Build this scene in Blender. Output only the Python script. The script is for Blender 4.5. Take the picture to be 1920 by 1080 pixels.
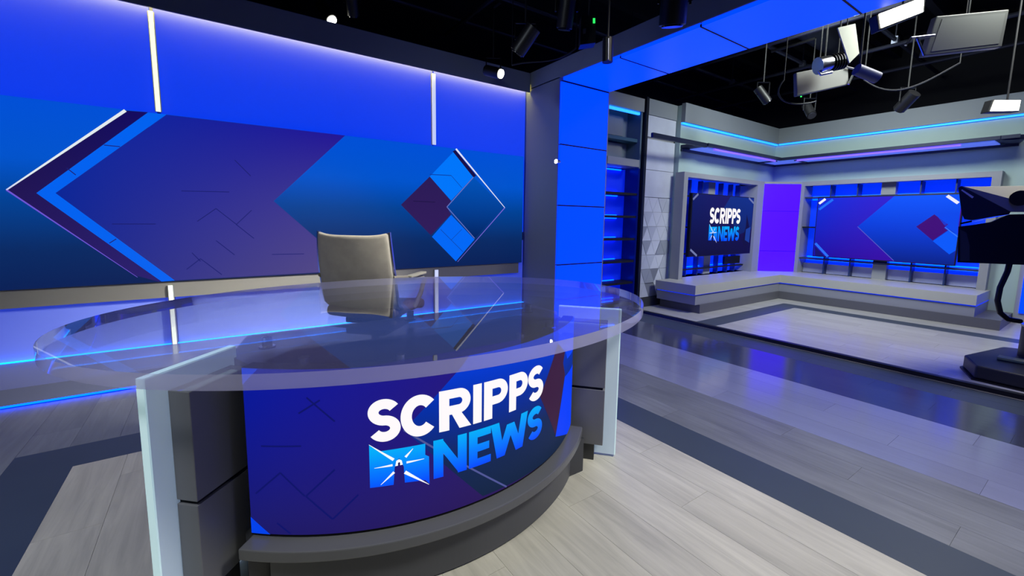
import bpy, bmesh, math, random
from mathutils import Vector, Matrix
from mathutils.geometry import tessellate_polygon
random.seed(7)
for o in list(bpy.data.objects): bpy.data.objects.remove(o)
S = bpy.context.scene
COL = S.collection
rad = math.radians

# ------------------------------------------------------------------ camera
F_PX, YAW, PITCH, ROLL, CY = 805.742, 0.606466, 0.119172, 0.015052, 508.4
CAM = Vector((0, 0, 1.15))
_f = Vector((math.sin(YAW)*math.cos(PITCH), math.cos(YAW)*math.cos(PITCH), -math.sin(PITCH)))
_r = Vector((math.cos(YAW), -math.sin(YAW), 0))
_u = _r.cross(_f)
RT = _r*math.cos(ROLL) + _u*math.sin(ROLL)
UP = _u*math.cos(ROLL) - _r*math.sin(ROLL)
FW = _f
HR = Vector((math.cos(YAW), -math.sin(YAW), 0)); HF = Vector((math.sin(YAW), math.cos(YAW), 0)); ZZ = Vector((0, 0, 1))
cd = bpy.data.cameras.new('camera'); cam = bpy.data.objects.new('camera', cd); COL.objects.link(cam)
m = Matrix((RT, UP, -FW)).transposed().to_4x4(); m.translation = CAM
cam.matrix_world = m
cd.sensor_fit = 'HORIZONTAL'; cd.sensor_width = 36; cd.lens = F_PX*36/1920
cd.shift_y = (CY-540)/1920; cd.clip_start = .05; cd.clip_end = 100
S.camera = cam
# ------------------------------------------------------------------ world, exposure
w = bpy.data.worlds.new('studio_dark'); S.world = w; w.use_nodes = True
w.node_tree.nodes['Background'].inputs[0].default_value = (.5, .55, .75, 1)
w.node_tree.nodes['Background'].inputs[1].default_value = .02
S.view_settings.view_transform = 'Standard'; S.view_settings.look = 'None'
S.view_settings.exposure = 0; S.view_settings.gamma = 1; S.view_settings.use_curve_mapping = False
# ------------------------------------------------------------------ large studio lights (ceiling rig), plus an added fill
def area(name, loc, target, sx, sy, power, col=(1, .95, .86), spread=180):
    l = bpy.data.lights.new(name, 'AREA'); l.shape = 'RECTANGLE'; l.size = sx; l.size_y = sy
    l.energy = power; l.color = col; l.spread = rad(spread)
    o = bpy.data.objects.new(name, l); COL.objects.link(o); o.location = loc
    o.rotation_euler = (Vector(target)-Vector(loc)).to_track_quat('-Z', 'Y').to_euler()
    return o
area('studio_softlight', (2.2, -.6, 3.3), (1.6, .9, 0), .8, .6, 37, (1, .97, .88), 96)
area('studio_softlight', (-1.2, .3, 3.4), (-.9, 2.3, 0), .7, .5, 16, (.97, .98, 1), 84)
area('studio_spot_or_fill', (2.5, .9, 3.5), (.85, 3.4, .75), .3, .3, 22, (1, .96, .86), 34)
area('studio_spot_or_fill', (-1.6, 1.2, 3.5), (3.2, 4.0, 1.7), .4, .4, 2.5, (.75, .85, 1), 36)  # soft bluish fill added to lift the archway column's grey face
area('studio_softlight', (5.4, .6, 3.6), (5.7, 1.7, 0), 1.0, .7, 52, (1, .98, .93), 120)
area('studio_softlight', (4.9, .4, 3.5), (6.4, 3.9, 1.3), .9, .7, 29, (.88, 1, .97), 90)
area('studio_softlight', (4.8, 2.2, 3.5), (8.1, 1.6, 1.4), .9, .7, 29, (.88, 1, .97), 90)

# ------------------------------------------------------------------ pixel helpers
def ray(x, y): return RT*((x-960)/F_PX) - UP*((y-CY)/F_PX) + FW
def onz(x, y, z=0): d = ray(x, y); return CAM + d*((z-CAM.z)/d.z)
def onx(x, y, X): d = ray(x, y); return CAM + d*(X/d.x)
def ony(x, y, Y): d = ray(x, y); return CAM + d*(Y/d.y)
def ond(x, y, D): d = ray(x, y); return CAM + d*(D/d.dot(HF))      # at horizontal forward distance D
DC = (.69, 2.14)                                                     # centre of the curved desk
R_LED = .965
def oncyl(x, y, R=R_LED):
    d = ray(x, y); a = d.x**2+d.y**2; ox, oy = CAM.x-DC[0], CAM.y-DC[1]
    b = 2*(ox*d.x+oy*d.y); c = ox*ox+oy*oy-R*R; D = max(0, b*b-4*a*c)
    p = CAM + d*((-b-math.sqrt(D))/2/a)
    return R*math.atan2(p.x-DC[0], DC[1]-p.y), p.z

# ------------------------------------------------------------------ materials
def lin(c): return tuple((v/255/12.92 if v/255 <= .04045 else ((v/255+.055)/1.055)**2.4) for v in c[:3])
MATS = {}
def mat(name, rgb=(128, 128, 128), rough=.5, metal=0, emit=None, es=1, spec=.5, bump=0, bscale=200, var=0, vscale=3, trans=0, ior=1.45, coat=0, alpha=1):
    if name in MATS: return MATS[name]
    M = bpy.data.materials.new(name); M.use_nodes = True; nt = M.node_tree; b = nt.nodes['Principled BSDF']
    c = lin(rgb)
    b.inputs['Base Color'].default_value = (*c, 1); b.inputs['Roughness'].default_value = rough
    b.inputs['Metallic'].default_value = metal; b.inputs['Specular IOR Level'].default_value = spec
    b.inputs['IOR'].default_value = ior; b.inputs['Transmission Weight'].default_value = trans
    b.inputs['Coat Weight'].default_value = coat; b.inputs['Alpha'].default_value = alpha
    if emit:
        b.inputs['Emission Color'].default_value = (*lin(emit), 1); b.inputs['Emission Strength'].default_value = es
    if var:
        tc = nt.nodes.new('ShaderNodeTexCoord'); n = nt.nodes.new('ShaderNodeTexNoise'); n.inputs['Scale'].default_value = vscale
        n.inputs['Detail'].default_value = 5
        r = nt.nodes.new('ShaderNodeValToRGB')
        r.color_ramp.elements[0].position = .3; r.color_ramp.elements[1].position = .7
        r.color_ramp.elements[0].color = (*[v*(1-var) for v in c], 1); r.color_ramp.elements[1].color = (*[min(1, v*(1+var)) for v in c], 1)
        nt.links.new(tc.outputs['Object'], n.inputs['Vector']); nt.links.new(n.outputs['Fac'], r.inputs['Fac']); nt.links.new(r.outputs['Color'], b.inputs['Base Color'])
    if bump:
        n2 = nt.nodes.new('ShaderNodeTexNoise'); n2.inputs['Scale'].default_value = bscale; n2.inputs['Detail'].default_value = 4
        bp = nt.nodes.new('ShaderNodeBump'); bp.inputs['Strength'].default_value = bump; bp.inputs['Distance'].default_value = .01
        nt.links.new(n2.outputs['Fac'], bp.inputs['Height']); nt.links.new(bp.outputs['Normal'], b.inputs['Normal'])
    MATS[name] = M; return M

def wood(name, rgb, rough=.38, contrast=.22, spec=.5):
    """weathered grey vinyl plank, grain along local Y, each plank offset by a random tone"""
    M = bpy.data.materials.new(name); M.use_nodes = True; nt = M.node_tree; b = nt.nodes['Principled BSDF']; L = nt.links.new
    tc = nt.nodes.new('ShaderNodeTexCoord'); oi = nt.nodes.new('ShaderNodeObjectInfo')
    mp = nt.nodes.new('ShaderNodeMapping'); mp.inputs['Scale'].default_value = (26, 2.2, 1)
    cb = nt.nodes.new('ShaderNodeCombineXYZ'); mu = nt.nodes.new('ShaderNodeMath'); mu.operation = 'MULTIPLY'; mu.inputs[1].default_value = 37
    L(oi.outputs['Random'], mu.inputs[0]); L(mu.outputs[0], cb.inputs[0]); L(mu.outputs[0], cb.inputs[1])
    ad = nt.nodes.new('ShaderNodeVectorMath'); ad.operation = 'ADD'
    L(tc.outputs['Object'], ad.inputs[0]); L(cb.outputs[0], ad.inputs[1]); L(ad.outputs[0], mp.inputs['Vector'])
    n = nt.nodes.new('ShaderNodeTexNoise'); n.inputs['Scale'].default_value = 1; n.inputs['Detail'].default_value = 7; n.inputs['Roughness'].default_value = .62; n.inputs['Distortion'].default_value = .8
    L(mp.outputs[0], n.inputs['Vector'])
    mp2 = nt.nodes.new('ShaderNodeMapping'); mp2.inputs['Scale'].default_value = (5, 1.6, 1); L(ad.outputs[0], mp2.inputs['Vector'])
    n2 = nt.nodes.new('ShaderNodeTexNoise'); n2.inputs['Scale'].default_value = 1; n2.inputs['Detail'].default_value = 3; L(mp2.outputs[0], n2.inputs['Vector'])
    mx0 = nt.nodes.new('ShaderNodeMath'); mx0.operation = 'MULTIPLY_ADD'; mx0.inputs[1].default_value = .55
    L(n.outputs['Fac'], mx0.inputs[0])
    m3 = nt.nodes.new('ShaderNodeMath'); m3.operation = 'MULTIPLY'; m3.inputs[1].default_value = .45; L(n2.outputs['Fac'], m3.inputs[0]); L(m3.outputs[0], mx0.inputs[2])
    r = nt.nodes.new('ShaderNodeValToRGB'); c = lin(rgb)
    r.color_ramp.elements[0].position = .34; r.color_ramp.elements[1].position = .64
    r.color_ramp.elements[0].color = (*[v*(1-contrast*1.6) for v in c], 1); r.color_ramp.elements[1].color = (*[min(1, v*(1+contrast)) for v in c], 1)
    L(mx0.outputs[0], r.inputs['Fac'])
    mr = nt.nodes.new('ShaderNodeMapRange'); mr.inputs['To Min'].default_value = .93; mr.inputs['To Max'].default_value = 1.04; L(oi.outputs['Random'], mr.inputs['Value'])
    hs = nt.nodes.new('ShaderNodeHueSaturation'); L(r.outputs['Color'], hs.inputs['Color']); L(mr.outputs[0], hs.inputs['Value'])
    L(hs.outputs[0], b.inputs['Base Color'])
    b.inputs['Roughness'].default_value = rough; b.inputs['Specular IOR Level'].default_value = spec
    bp = nt.nodes.new('ShaderNodeBump'); bp.inputs['Strength'].default_value = .18; bp.inputs['Distance'].default_value = .004
    L(mx0.outputs[0], bp.inputs['Height']); L(bp.outputs['Normal'], b.inputs['Normal'])
    return M

def screen_mat():
    M = bpy.data.materials.new('lit_display'); M.use_nodes = True; nt = M.node_tree; b = nt.nodes['Principled BSDF']
    a = nt.nodes.new('ShaderNodeAttribute'); a.attribute_name = 'Col'
    b.inputs['Base Color'].default_value = (.004, .004, .005, 1); b.inputs['Roughness'].default_value = .5; b.inputs['Specular IOR Level'].default_value = .06
    nt.links.new(a.outputs['Color'], b.inputs['Emission Color']); b.inputs['Emission Strength'].default_value = 1
    return M
M_SCREEN = screen_mat()
M_GREY = mat('satin_grey_laminate', (118, 120, 124), .38)
M_GREYL = mat('light_grey_laminate', (150, 152, 152), .42)
M_GREYD = mat('charcoal_laminate', (58, 60, 64), .32)
M_FASCIA = mat('slate_paint', (112, 121, 146), .45)
M_BLACK = mat('black_paint', (12, 12, 14), .6)
M_BLKPL = mat('black_plastic', (14, 14, 17), .42)
M_BLKMET = mat('black_metal', (20, 20, 24), .35, .6)
M_STEEL = mat('brushed_steel', (190, 192, 196), .25, 1)
M_TEALW = mat('pale_set_paint', (168, 190, 184), .6)
M_BLUELIT = mat('backlit_blue_panel', (0, 14, 70), .35, emit=(0, 50, 255), es=2.2, spec=.2)
M_BLUEWALL = mat('backlit_blue_wall', (72, 78, 92), .6, emit=(0, 60, 250), es=.88, spec=.2)
M_BLUELOW = mat('washed_blue_wall', (150, 168, 225), .55, emit=(14, 50, 225), es=.5)
M_PURPLE = mat('backlit_violet_panel', (60, 20, 180), .3, emit=(46, 0, 255), es=2.2)
M_WARM = mat('warm_white_led', (255, 250, 220), .5, emit=(255, 228, 95), es=27)
M_WHITEBAR = mat('white_led_bar', (235, 240, 235), .4, emit=(240, 248, 215), es=1.15)
M_COOLBAR = mat('cool_led_bar', (225, 230, 245), .4, emit=(200, 210, 245), es=.8)
M_CYAN = mat('cyan_led', (60, 190, 255), .5, emit=(30, 122, 255), es=2.6)
M_BLUELED = mat('blue_led', (10, 80, 255), .5, emit=(0, 60, 255), es=8)
M_CYANB = mat('azure_led', (20, 130, 255), .5, emit=(0, 130, 255), es=5)
M_LAMP = mat('lamp_face', (255, 255, 245), .5, emit=(255, 252, 235), es=14)
M_GLASS = mat('clear_acrylic', (250, 252, 255), 0, trans=1, ior=1.45)
M_FROST = mat('frosted_acrylic', (205, 222, 235), .45, emit=(165, 190, 215), es=.25)
M_FROSTE = mat('lit_acrylic_edge', (225, 245, 248), .4, emit=(195, 235, 240), es=.45)
M_DECK = mat('desk_deck', (70, 74, 96), .3)

def acrylic(name, tint, haze, rim=False):
    """clear sheet: Fresnel mirror over a see-through body with a trace of surface haze; rims get lavender in place of piped light"""
    M = bpy.data.materials.new(name); M.use_nodes = True; nt = M.node_tree; L = nt.links.new; nt.nodes.remove(nt.nodes['Principled BSDF'])
    tr = nt.nodes.new('ShaderNodeBsdfTransparent'); tr.inputs[0].default_value = (*tint, 1)
    df = nt.nodes.new('ShaderNodeBsdfDiffuse'); df.inputs[0].default_value = (.75, .76, .9, 1)
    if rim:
        d2 = nt.nodes.new('ShaderNodeBsdfTranslucent'); d2.inputs[0].default_value = (.66, .60, 1, 1)  # lavender colour stands in for screen light piped out of the edge
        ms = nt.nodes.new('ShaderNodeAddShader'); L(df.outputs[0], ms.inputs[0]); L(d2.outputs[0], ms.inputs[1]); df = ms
    gl = nt.nodes.new('ShaderNodeBsdfGlossy'); gl.inputs['Roughness'].default_value = .0 if not rim else .03
    fr = nt.nodes.new('ShaderNodeFresnel'); fr.inputs['IOR'].default_value = 1.45 if not rim else 1.9
    m1 = nt.nodes.new('ShaderNodeMixShader'); m1.inputs[0].default_value = haze; L(tr.outputs[0], m1.inputs[1]); L(df.outputs[0], m1.inputs[2])
    m2 = nt.nodes.new('ShaderNodeMixShader'); L(fr.outputs[0], m2.inputs[0]); L(m1.outputs[0], m2.inputs[1]); L(gl.outputs[0], m2.inputs[2])
    L(m2.outputs[0], nt.nodes['Material Output'].inputs[0]); return M
M_ACRY = acrylic('clear_acrylic_sheet', (.97, .98, 1), .05)
M_RIM = acrylic('glow_tinted_acrylic_edge', (.86, .86, 1), .38, True)

# ------------------------------------------------------------------ mesh builder
class MB:
    def __init__(s): s.v = []; s.f = []
    def add(s, vs, fs):
        o = len(s.v); s.v += [tuple(v) for v in vs]; s.f += [tuple(i+o for i in f) for f in fs]; return s
    def box(s, a, b):
        x0, y0, z0 = a; x1, y1, z1 = b
        return s.add([(x0, y0, z0), (x1, y0, z0), (x1, y1, z0), (x0, y1, z0), (x0, y0, z1), (x1, y0, z1), (x1, y1, z1), (x0, y1, z1)],
                     [(3, 2, 1, 0), (4, 5, 6, 7), (0, 1, 5, 4), (1, 2, 6, 5), (2, 3, 7, 6), (3, 0, 4, 7)])
    def prism(s, poly, z0, z1):
        n = len(poly)
        a = sum(poly[i][0]*poly[(i+1) % n][1]-poly[(i+1) % n][0]*poly[i][1] for i in range(n))
        if a < 0: poly = poly[::-1]
        return s.add([(x, y, z0) for x, y in poly]+[(x, y, z1) for x, y in poly],
                     [tuple(range(n-1, -1, -1)), tuple(range(n, 2*n))]+[(i, (i+1) % n, n+(i+1) % n, n+i) for i in range(n)])
    def extr(s, pts, vec):
        n = len(pts); vec = Vector(vec)
        return s.add([Vector(p) for p in pts]+[Vector(p)+vec for p in pts],
                     [tuple(range(n-1, -1, -1)), tuple(range(n, 2*n))]+[(i, (i+1) % n, n+(i+1) % n, n+i) for i in range(n)])
    def obox(s, c, ax, ay, az):                                      # oriented box, half-axis vectors
        c, ax, ay, az = map(Vector, (c, ax, ay, az))
        vs = [c+ax*i+ay*j+az*k for k in (-1, 1) for i, j in ((-1, -1), (1, -1), (1, 1), (-1, 1))]
        return s.add(vs, [(3, 2, 1, 0), (4, 5, 6, 7), (0, 1, 5, 4), (1, 2, 6, 5), (2, 3, 7, 6), (3, 0, 4, 7)])
    def tube(s, pts, r, n=10, caps=True):
        pts = [Vector(p) for p in pts]; k = len(pts); rr = r if isinstance(r, (list, tuple)) else [r]*k
        vs = []; ref = None
        for i, p in enumerate(pts):
            t = (pts[min(i+1, k-1)]-pts[max(i-1, 0)]).normalized()
            if ref is None: ref = t.orthogonal().normalized()
            ref = (ref-t*ref.dot(t)).normalized(); bn = t.cross(ref)
            vs += [p+(ref*math.cos(2*math.pi*j/n)+bn*math.sin(2*math.pi*j/n))*rr[i] for j in range(n)]
        fs = [(i*n+j, i*n+(j+1) % n, (i+1)*n+(j+1) % n, (i+1)*n+j) for i in range(k-1) for j in range(n)]
        if caps: fs += [tuple(range(n-1, -1, -1)), tuple(range((k-1)*n, k*n))]
        return s.add(vs, fs)
    def cyl(s, a, b, r, n=16, r2=None): return s.tube([a, b], [r, r if r2 is None else r2], n)
    def grid(s, fn, nu, nv):
        o = [fn(i/nu, j/nv) for j in range(nv+1) for i in range(nu+1)]
        return s.add(o, [(j*(nu+1)+i, j*(nu+1)+i+1, (j+1)*(nu+1)+i+1, (j+1)*(nu+1)+i) for j in range(nv) for i in range(nu)])
    def arc(s, c, r0, r1, a0, a1, z0, z1, n=48):                     # ring sector; angle measured from -Y towards +X
        pt = lambda r, a, z: (c[0]+r*math.sin(a), c[1]-r*math.cos(a), z)
        vs = []
        for i in range(n+1):
            a = a0+(a1-a0)*i/n
            vs += [pt(r0, a, z0), pt(r1, a, z0), pt(r1, a, z1), pt(r0, a, z1)]
        fs = []
        for i in range(n):
            o = i*4
            for j in range(4): fs.append((o+j, o+(j+1) % 4, o+4+(j+1) % 4, o+4+j))
        fs += [(0, 3, 2, 1), (n*4, n*4+1, n*4+2, n*4+3)]
        return s.add(vs, fs)
    def build(s, name, mtl, parent=None, smooth=False, bevel=0, solid=0, sub=0, seg=2, raw=False):
        me = bpy.data.meshes.new(name); me.from_pydata(s.v, [], s.f)
        bm = bmesh.new(); bm.from_mesh(me)
        if not raw: bmesh.ops.recalc_face_normals(bm, faces=bm.faces)
        bm.to_mesh(me); bm.free()
        me.materials.append(mtl); o = bpy.data.objects.new(name, me); COL.objects.link(o)
        if smooth: me.polygons.foreach_set('use_smooth', [True]*len(me.polygons)); me.set_sharp_from_angle(angle=rad(38))
        if solid:
            q = o.modifiers.new('thick', 'SOLIDIFY'); q.thickness = solid; q.offset = 0
        if sub:
            q = o.modifiers.new('sub', 'SUBSURF'); q.levels = sub; q.render_levels = sub
        if bevel:
            q = o.modifiers.new('bev', 'BEVEL'); q.width = bevel; q.segments = seg; q.limit_method = 'ANGLE'
        if parent: setparent(o, parent)
        return o
def setparent(o, p):
    o.parent = p                                                     # parts are modelled in world coordinates
    o.matrix_parent_inverse = Matrix() if p.parent else (Matrix.Translation(p.location) @ p.rotation_euler.to_matrix().to_4x4()).inverted()
def tag(o, label, cat, group=None):
    o['label'] = label; o['category'] = cat
    if group: o['group'] = group
    return o
def thing(name, loc, label, cat, group=None):
    o = bpy.data.objects.new(name, None); COL.objects.link(o); o.location = loc; o.empty_display_size = .1
    return tag(o, label, cat, group)
def struct(o, label=None):
    o['kind'] = 'structure'
    if label: o['label'] = label
    return o
def structroot(name, loc, label=None):
    o = bpy.data.objects.new(name, None); COL.objects.link(o); o.location = loc; return struct(o, label)
def box(name, a, b, mtl, parent=None, bevel=0, **k): return MB().box(a, b).build(name, mtl, parent, bevel=bevel, **k)

# ------------------------------------------------------------------ flat graphics on displays
class Graphic:
    """2-D polygons with colour functions, mapped to a surface by fn(u, v, layer)"""
    def __init__(s, fn, maxlen=.05): s.fn = fn; s.v = []; s.f = []; s.c = []; s.maxlen = maxlen
    def tri(s, a, b, c, col, layer):
        e = [((b[0]-a[0])**2+(b[1]-a[1])**2, 0), ((c[0]-b[0])**2+(c[1]-b[1])**2, 1), ((a[0]-c[0])**2+(a[1]-c[1])**2, 2)]
        l, k = max(e)
        if l > s.maxlen**2:
            p = [a, b, c]; i, j, h = k, (k+1) % 3, (k+2) % 3
            mid = ((p[i][0]+p[j][0])/2, (p[i][1]+p[j][1])/2)
            s.tri(p[i], mid, p[h], col, layer); s.tri(mid, p[j], p[h], col, layer); return
        o = len(s.v)
        for p in (a, b, c): s.v.append(s.fn(p[0], p[1], layer)); s.c.append(col(p[0], p[1]) if callable(col) else col)
        s.f.append((o, o+1, o+2))
    def poly(s, pts, col, layer=1):
        if not callable(col): col = lin(col)
        for t in tessellate_polygon([[Vector((p[0], p[1], 0)) for p in pts]]):
            a, b, c = (pts[i] for i in t)
            if (b[0]-a[0])*(c[1]-a[1])-(b[1]-a[1])*(c[0]-a[0]) < 0: b, c = c, b
            s.tri(a, b, c, col, layer)
    def line(s, a, b, w, col, layer=2, w2=None):
        dx, dy = b[0]-a[0], b[1]-a[1]; L = math.hypot(dx, dy); nx, ny = -dy/L, dx/L; w2 = w if w2 is None else w2
        s.poly([(a[0]+nx*w/2, a[1]+ny*w/2), (b[0]+nx*w2/2, b[1]+ny*w2/2), (b[0]-nx*w2/2, b[1]-ny*w2/2), (a[0]-nx*w/2, a[1]-ny*w/2)], col, layer)
    def ribbon(s, pts, w, col, layer):
        n = len(pts); L = []; R = []
        for i in range(n):
            a = pts[max(i-1, 0)]; b = pts[min(i+1, n-1)]; dx, dy = b[0]-a[0], b[1]-a[1]; l = math.hypot(dx, dy) or 1
            L.append((pts[i][0]-dy/l*w/2, pts[i][1]+dx/l*w/2)); R.append((pts[i][0]+dy/l*w/2, pts[i][1]-dx/l*w/2))
        for i in range(n-1): s.poly([L[i], L[i+1], R[i+1], R[i]], col, layer)
    def build(s, name, parent):
        me = bpy.data.meshes.new(name); me.from_pydata(s.v, [], s.f); me.materials.append(M_SCREEN)
        at = me.color_attributes.new('Col', 'FLOAT_COLOR', 'POINT')
        at.data.foreach_set('color', [x for c in s.c for x in (*c, 1)])
        o = bpy.data.objects.new(name, me); COL.objects.link(o); setparent(o, parent); return o
def mixc(a, b, t): t = max(0, min(1, t)); return tuple(x+(y-x)*t for x, y in zip(a, b))
def vgrad(*stops):                                                    # stops: (v, sRGB)
    st = sorted((v, lin(c)) for v, c in stops)
    def f(u, v):
        if v <= st[0][0]: return st[0][1]
        for (v0, c0), (v1, c1) in zip(st, st[1:]):
            if v <= v1: return mixc(c0, c1, (v-v0)/(v1-v0))
        return st[-1][1]
    return f
def quadgrad(u0, u1, v0, v1, bl, br, tl, tr):
    bl, br, tl, tr = map(lin, (bl, br, tl, tr))
    return lambda u, v: mixc(mixc(bl, br, (u-u0)/(u1-u0)), mixc(tl, tr, (u-u0)/(u1-u0)), (v-v0)/(v1-v0))
# heavy geometric sans letters, drawn as strokes in the box [x0,x1] x [y0,y1]
def letter(G, ch, x0, x1, y0, y1, col, layer, tk=.25):
    H = y1-y0; W = x1-x0; t = tk*H; P = lambda x, y: (x0+x, y0+y)
    E = lambda cx, cy, rx, ry, a0, a1, n=22: [P(cx+rx*math.cos(rad(a0+(a1-a0)*i/n)), cy+ry*math.sin(rad(a0+(a1-a0)*i/n))) for i in range(n+1)]
    rect = lambda a, b, c, d: G.poly([P(a, b), P(c, b), P(c, d), P(a, d)], col, layer)
    if ch == 'S':
        ts = t*.92; rx = (W-ts)/2; ry = (H-ts)/4
        pts = E(W/2, H-ts/2-ry, rx, ry, 28, 262, 26)+E(W/2, ts/2+ry, rx, ry, 82, -152, 26)
        G.ribbon(pts, ts, col, layer)
    elif ch == 'C': G.ribbon(E(W/2+t*.1, H/2, (W-t*.8)/2, (H-t)/2, 42, 318, 40), t, col, layer)
    elif ch == 'I': rect(0, 0, W, H)
    elif ch in 'PR':
        rect(0, 0, t, H); hb = .64*H if ch == 'P' else .62*H; ry = (hb-t*.88)/2; cx = W-ry-t*.44-(0 if ch == 'P' else .02*H)
        G.ribbon([P(t*.6, H-t*.44)]+E(cx, H-t*.44-ry, ry, ry, 90, -90, 20)+[P(t*.6, H-t*.44-2*ry)], t*.88, col, layer)
        if ch == 'R': G.poly([P(W*.36, .42*H), P(W*.66, .42*H), P(W, 0), P(W-t*1.25, 0)], col, layer)
    elif ch == 'N': rect(0, 0, t, H); rect(W-t, 0, W, H); G.poly([P(0, H), P(t*.9, H), P(W, 0), P(W-t*.9, 0)], col, layer)
    elif ch == 'E':
        rect(0, 0, t, H)
        for y, k in ((0, 1), (H/2-t*.42, .92), (H-t*.84, 1)): rect(0, y, W*k, y+t*.84)
    elif ch == 'W':
        q = W/4; k = t*.55
        for a, b, up in ((k, q, 0), (q, 2*q, 1), (2*q, 3*q, 0), (3*q, W-k, 1)):
            ya, yb = (H, 0) if not up else (0, H if b > 2.5*q else H*.86)
            if up and b < 2.5*q: ya, yb = 0, H*.86
            if not up and a > q*1.5: ya, yb = H*.86, 0
            G.poly([P(a-k, ya), P(a+k, ya), P(b+k, yb), P(b-k, yb)], col, layer)
def logo(G, T, layer, icon=True):
    """SCRIPPS over lighthouse icon + NEWS; T maps desk-screen coordinates (u,z) to this screen"""
    class Sub:                                                        # affine wrapper
        def poly(s, pts, col, l): G.poly([T(*p) for p in pts], col, l)
        ribbon = Graphic.ribbon; line = Graphic.line
    g = Sub()
    g.maxlen = G.maxlen
    white = (255, 250, 252)
    for ch, a, b in (('S', -.352, -.258), ('C', -.258, -.148), ('R', -.140, -.030), ('I', -.023, .009), ('P', .018, .118), ('P', .125, .219), ('S', .221, .317)):
        letter(g, ch, a, b, .480, .614, white, layer)
    _, zt = T(0, .456); _, zb = T(0, .326)
    blue = vgrad((zb, (0, 70, 255)), ((zt+zb)/2, (0, 125, 255)), (zt, (0, 175, 250)))
    for ch, a, b in (('N', -.159, -.046), ('E', -.038, .047), ('W', .046, .222), ('S', .222, .315)):
        letter(g, ch, a, b, .328, .456, blue, layer)
    if not icon: return
    q = lambda x, y: oncyl(x, y)
    g.poly([q(692, 833), q(714, 845), q(797, 831), q(797, 852), q(804, 855), q(805, 906), q(797, 899), q(759, 904), q(757, 874), q(748, 858), q(740, 875), q(738, 908), q(694, 914)], blue, layer)
    tip = lambda a, b, wa=.012, wb=.001: g.line(a, b, wa, (250, 252, 255), layer+1, wb)
    L1 = q(748, 867); 
    for e, st, wd in (((692, 833), (738, 861), .009), ((702, 877), (736, 871), .007), ((714, 908), (739, 884), .008), ((774, 840), (760, 856), .008), ((795, 859), (762, 866), .007), ((804, 907), (759, 884), .011)):
        tip(q(*st), q(*e), wd, .0012)
    g.poly([q(741, 873), q(743, 863), q(748, 860), q(753, 862), q(755, 870)], (255, 255, 255), layer+1)
    g.poly([q(746, 872), q(746, 867), q(748, 865), q(750, 866), q(750, 871)], (30, 24, 92), layer+2)

# =================================================================== FLOOR
M_WOOD = wood('weathered_plank', (190, 188, 172), .45, .16)
M_WOODG = wood('grey_plank', (122, 126, 128), .36, .18)
M_WOODP = wood('pale_plank', (136, 141, 164), .13, .04)
M_WOODM = wood('slate_plank', (70, 74, 86), .13, .06)
M_INLAY = mat('dark_inlay', (62, 72, 82), .4, var=.05)
M_FLOORB = mat('grey_floor', (120, 122, 122), .4, var=.12)
floor = struct(box('floor', (-5, -4, -.2), (9.2, 5.2, -.006), M_FLOORB), 'grey studio floor with dark inlaid border around the desk')
PW, PL = .19, 1.22
plank_cache = {}
def plank(x0, x1, y0, y1, mtl, g=.0005):
    key = (round(x1-x0, 3), round(y1-y0, 3), mtl.name)
    if key not in plank_cache:
        o = MB().box((g-(x1-x0)/2, g-(y1-y0)/2, -.006), ((x1-x0)/2-g, (y1-y0)/2-g, 0)).build('plank', mtl, None)
        plank_cache[key] = o.data
    else:
        o = bpy.data.objects.new('plank', plank_cache[key]); COL.objects.link(o)
    o.location = ((x0+x1)/2, (y0+y1)/2, 0); o.parent = floor; return o
def lay(x0, x1, y0, y1, mtl):
    n = max(1, round((x1-x0)/PW)); w_ = (x1-x0)/n
    for i in range(n):
        y = y0; L = PL*((i*.37) % 1*.8+.2); 
        while y < y1-1e-4:
            e = min(y1, y+L); 
            if y1-e < .12: e = y1
            plank(x0+i*w_, x0+(i+1)*w_, y, e, mtl); y = e; L = PL
lay(-2.11, -.83, -.4, 3.65, M_WOODG)
lay(-.83, 2.13, 2.89, 3.65, M_WOODG)
lay(-.59, 1.88, -.6, 2.65, M_WOOD)
lay(2.13, 2.66, -1.2, 3.65, M_WOODG)
lay(2.66, 3.44, -1.2, 3.65, M_WOODP)
lay(3.44, 4.03, -1.2, 3.70, M_WOODM)
lay(4.03, 4.36, -1.2, 3.68, M_INLAY)
for a, b in (((-.83, -.6), (-.59, 2.89)), ((-.59, 2.65), (1.88, 2.89)), ((1.88, -.8), (2.13, 2.89))):
    box('inlay_strip', (*a, -.006), (*b, .0), M_INLAY, floor)
# raised back-set floor finish
M_BACKFL = wood('pale_back_plank', (182, 182, 178), .26, .07)
def sheet(x0, x1, y0, y1, mtl): 
    o = MB().box((-(x1-x0)/2, -(y1-y0)/2, -.006), ((x1-x0)/2, (y1-y0)/2, 0)).build('floor_sheet', mtl); o.location = ((x0+x1)/2, (y0+y1)/2, 0); o.parent = floor; return o
lay(4.47, 6.54, -.7, 2.57, M_BACKFL)
sheet(4.47, 9.0, 2.81, 4.4, M_BACKFL); sheet(6.78, 9.0, -1.2, 2.81, M_BACKFL)
box('inlay_strip', (4.47, 2.57, -.006), (6.78, 2.81, 0), M_INLAY, floor)
box('inlay_strip', (6.54, -.7, -.006), (6.78, 2.57, 0), M_INLAY, floor)
# black cable cover between the two floors
cc = thing('cable_cover', (4.42, 1.5, 0), 'long black rubber cable cover running along the floor seam', 'cable cover')
MB().extr([(4.385, -1.1, .0), (4.395, -1.1, .034), (4.445, -1.1, .034), (4.465, -1.1, 0)], (0, 4.78, 0)).build('rubber_strip', M_BLKPL, cc)
box('metal_edge', (4.362, -1.1, 0), (4.384, 3.68, .004), mat('floor_trim_metal', (150, 150, 145), .35, .7), cc)

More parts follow.
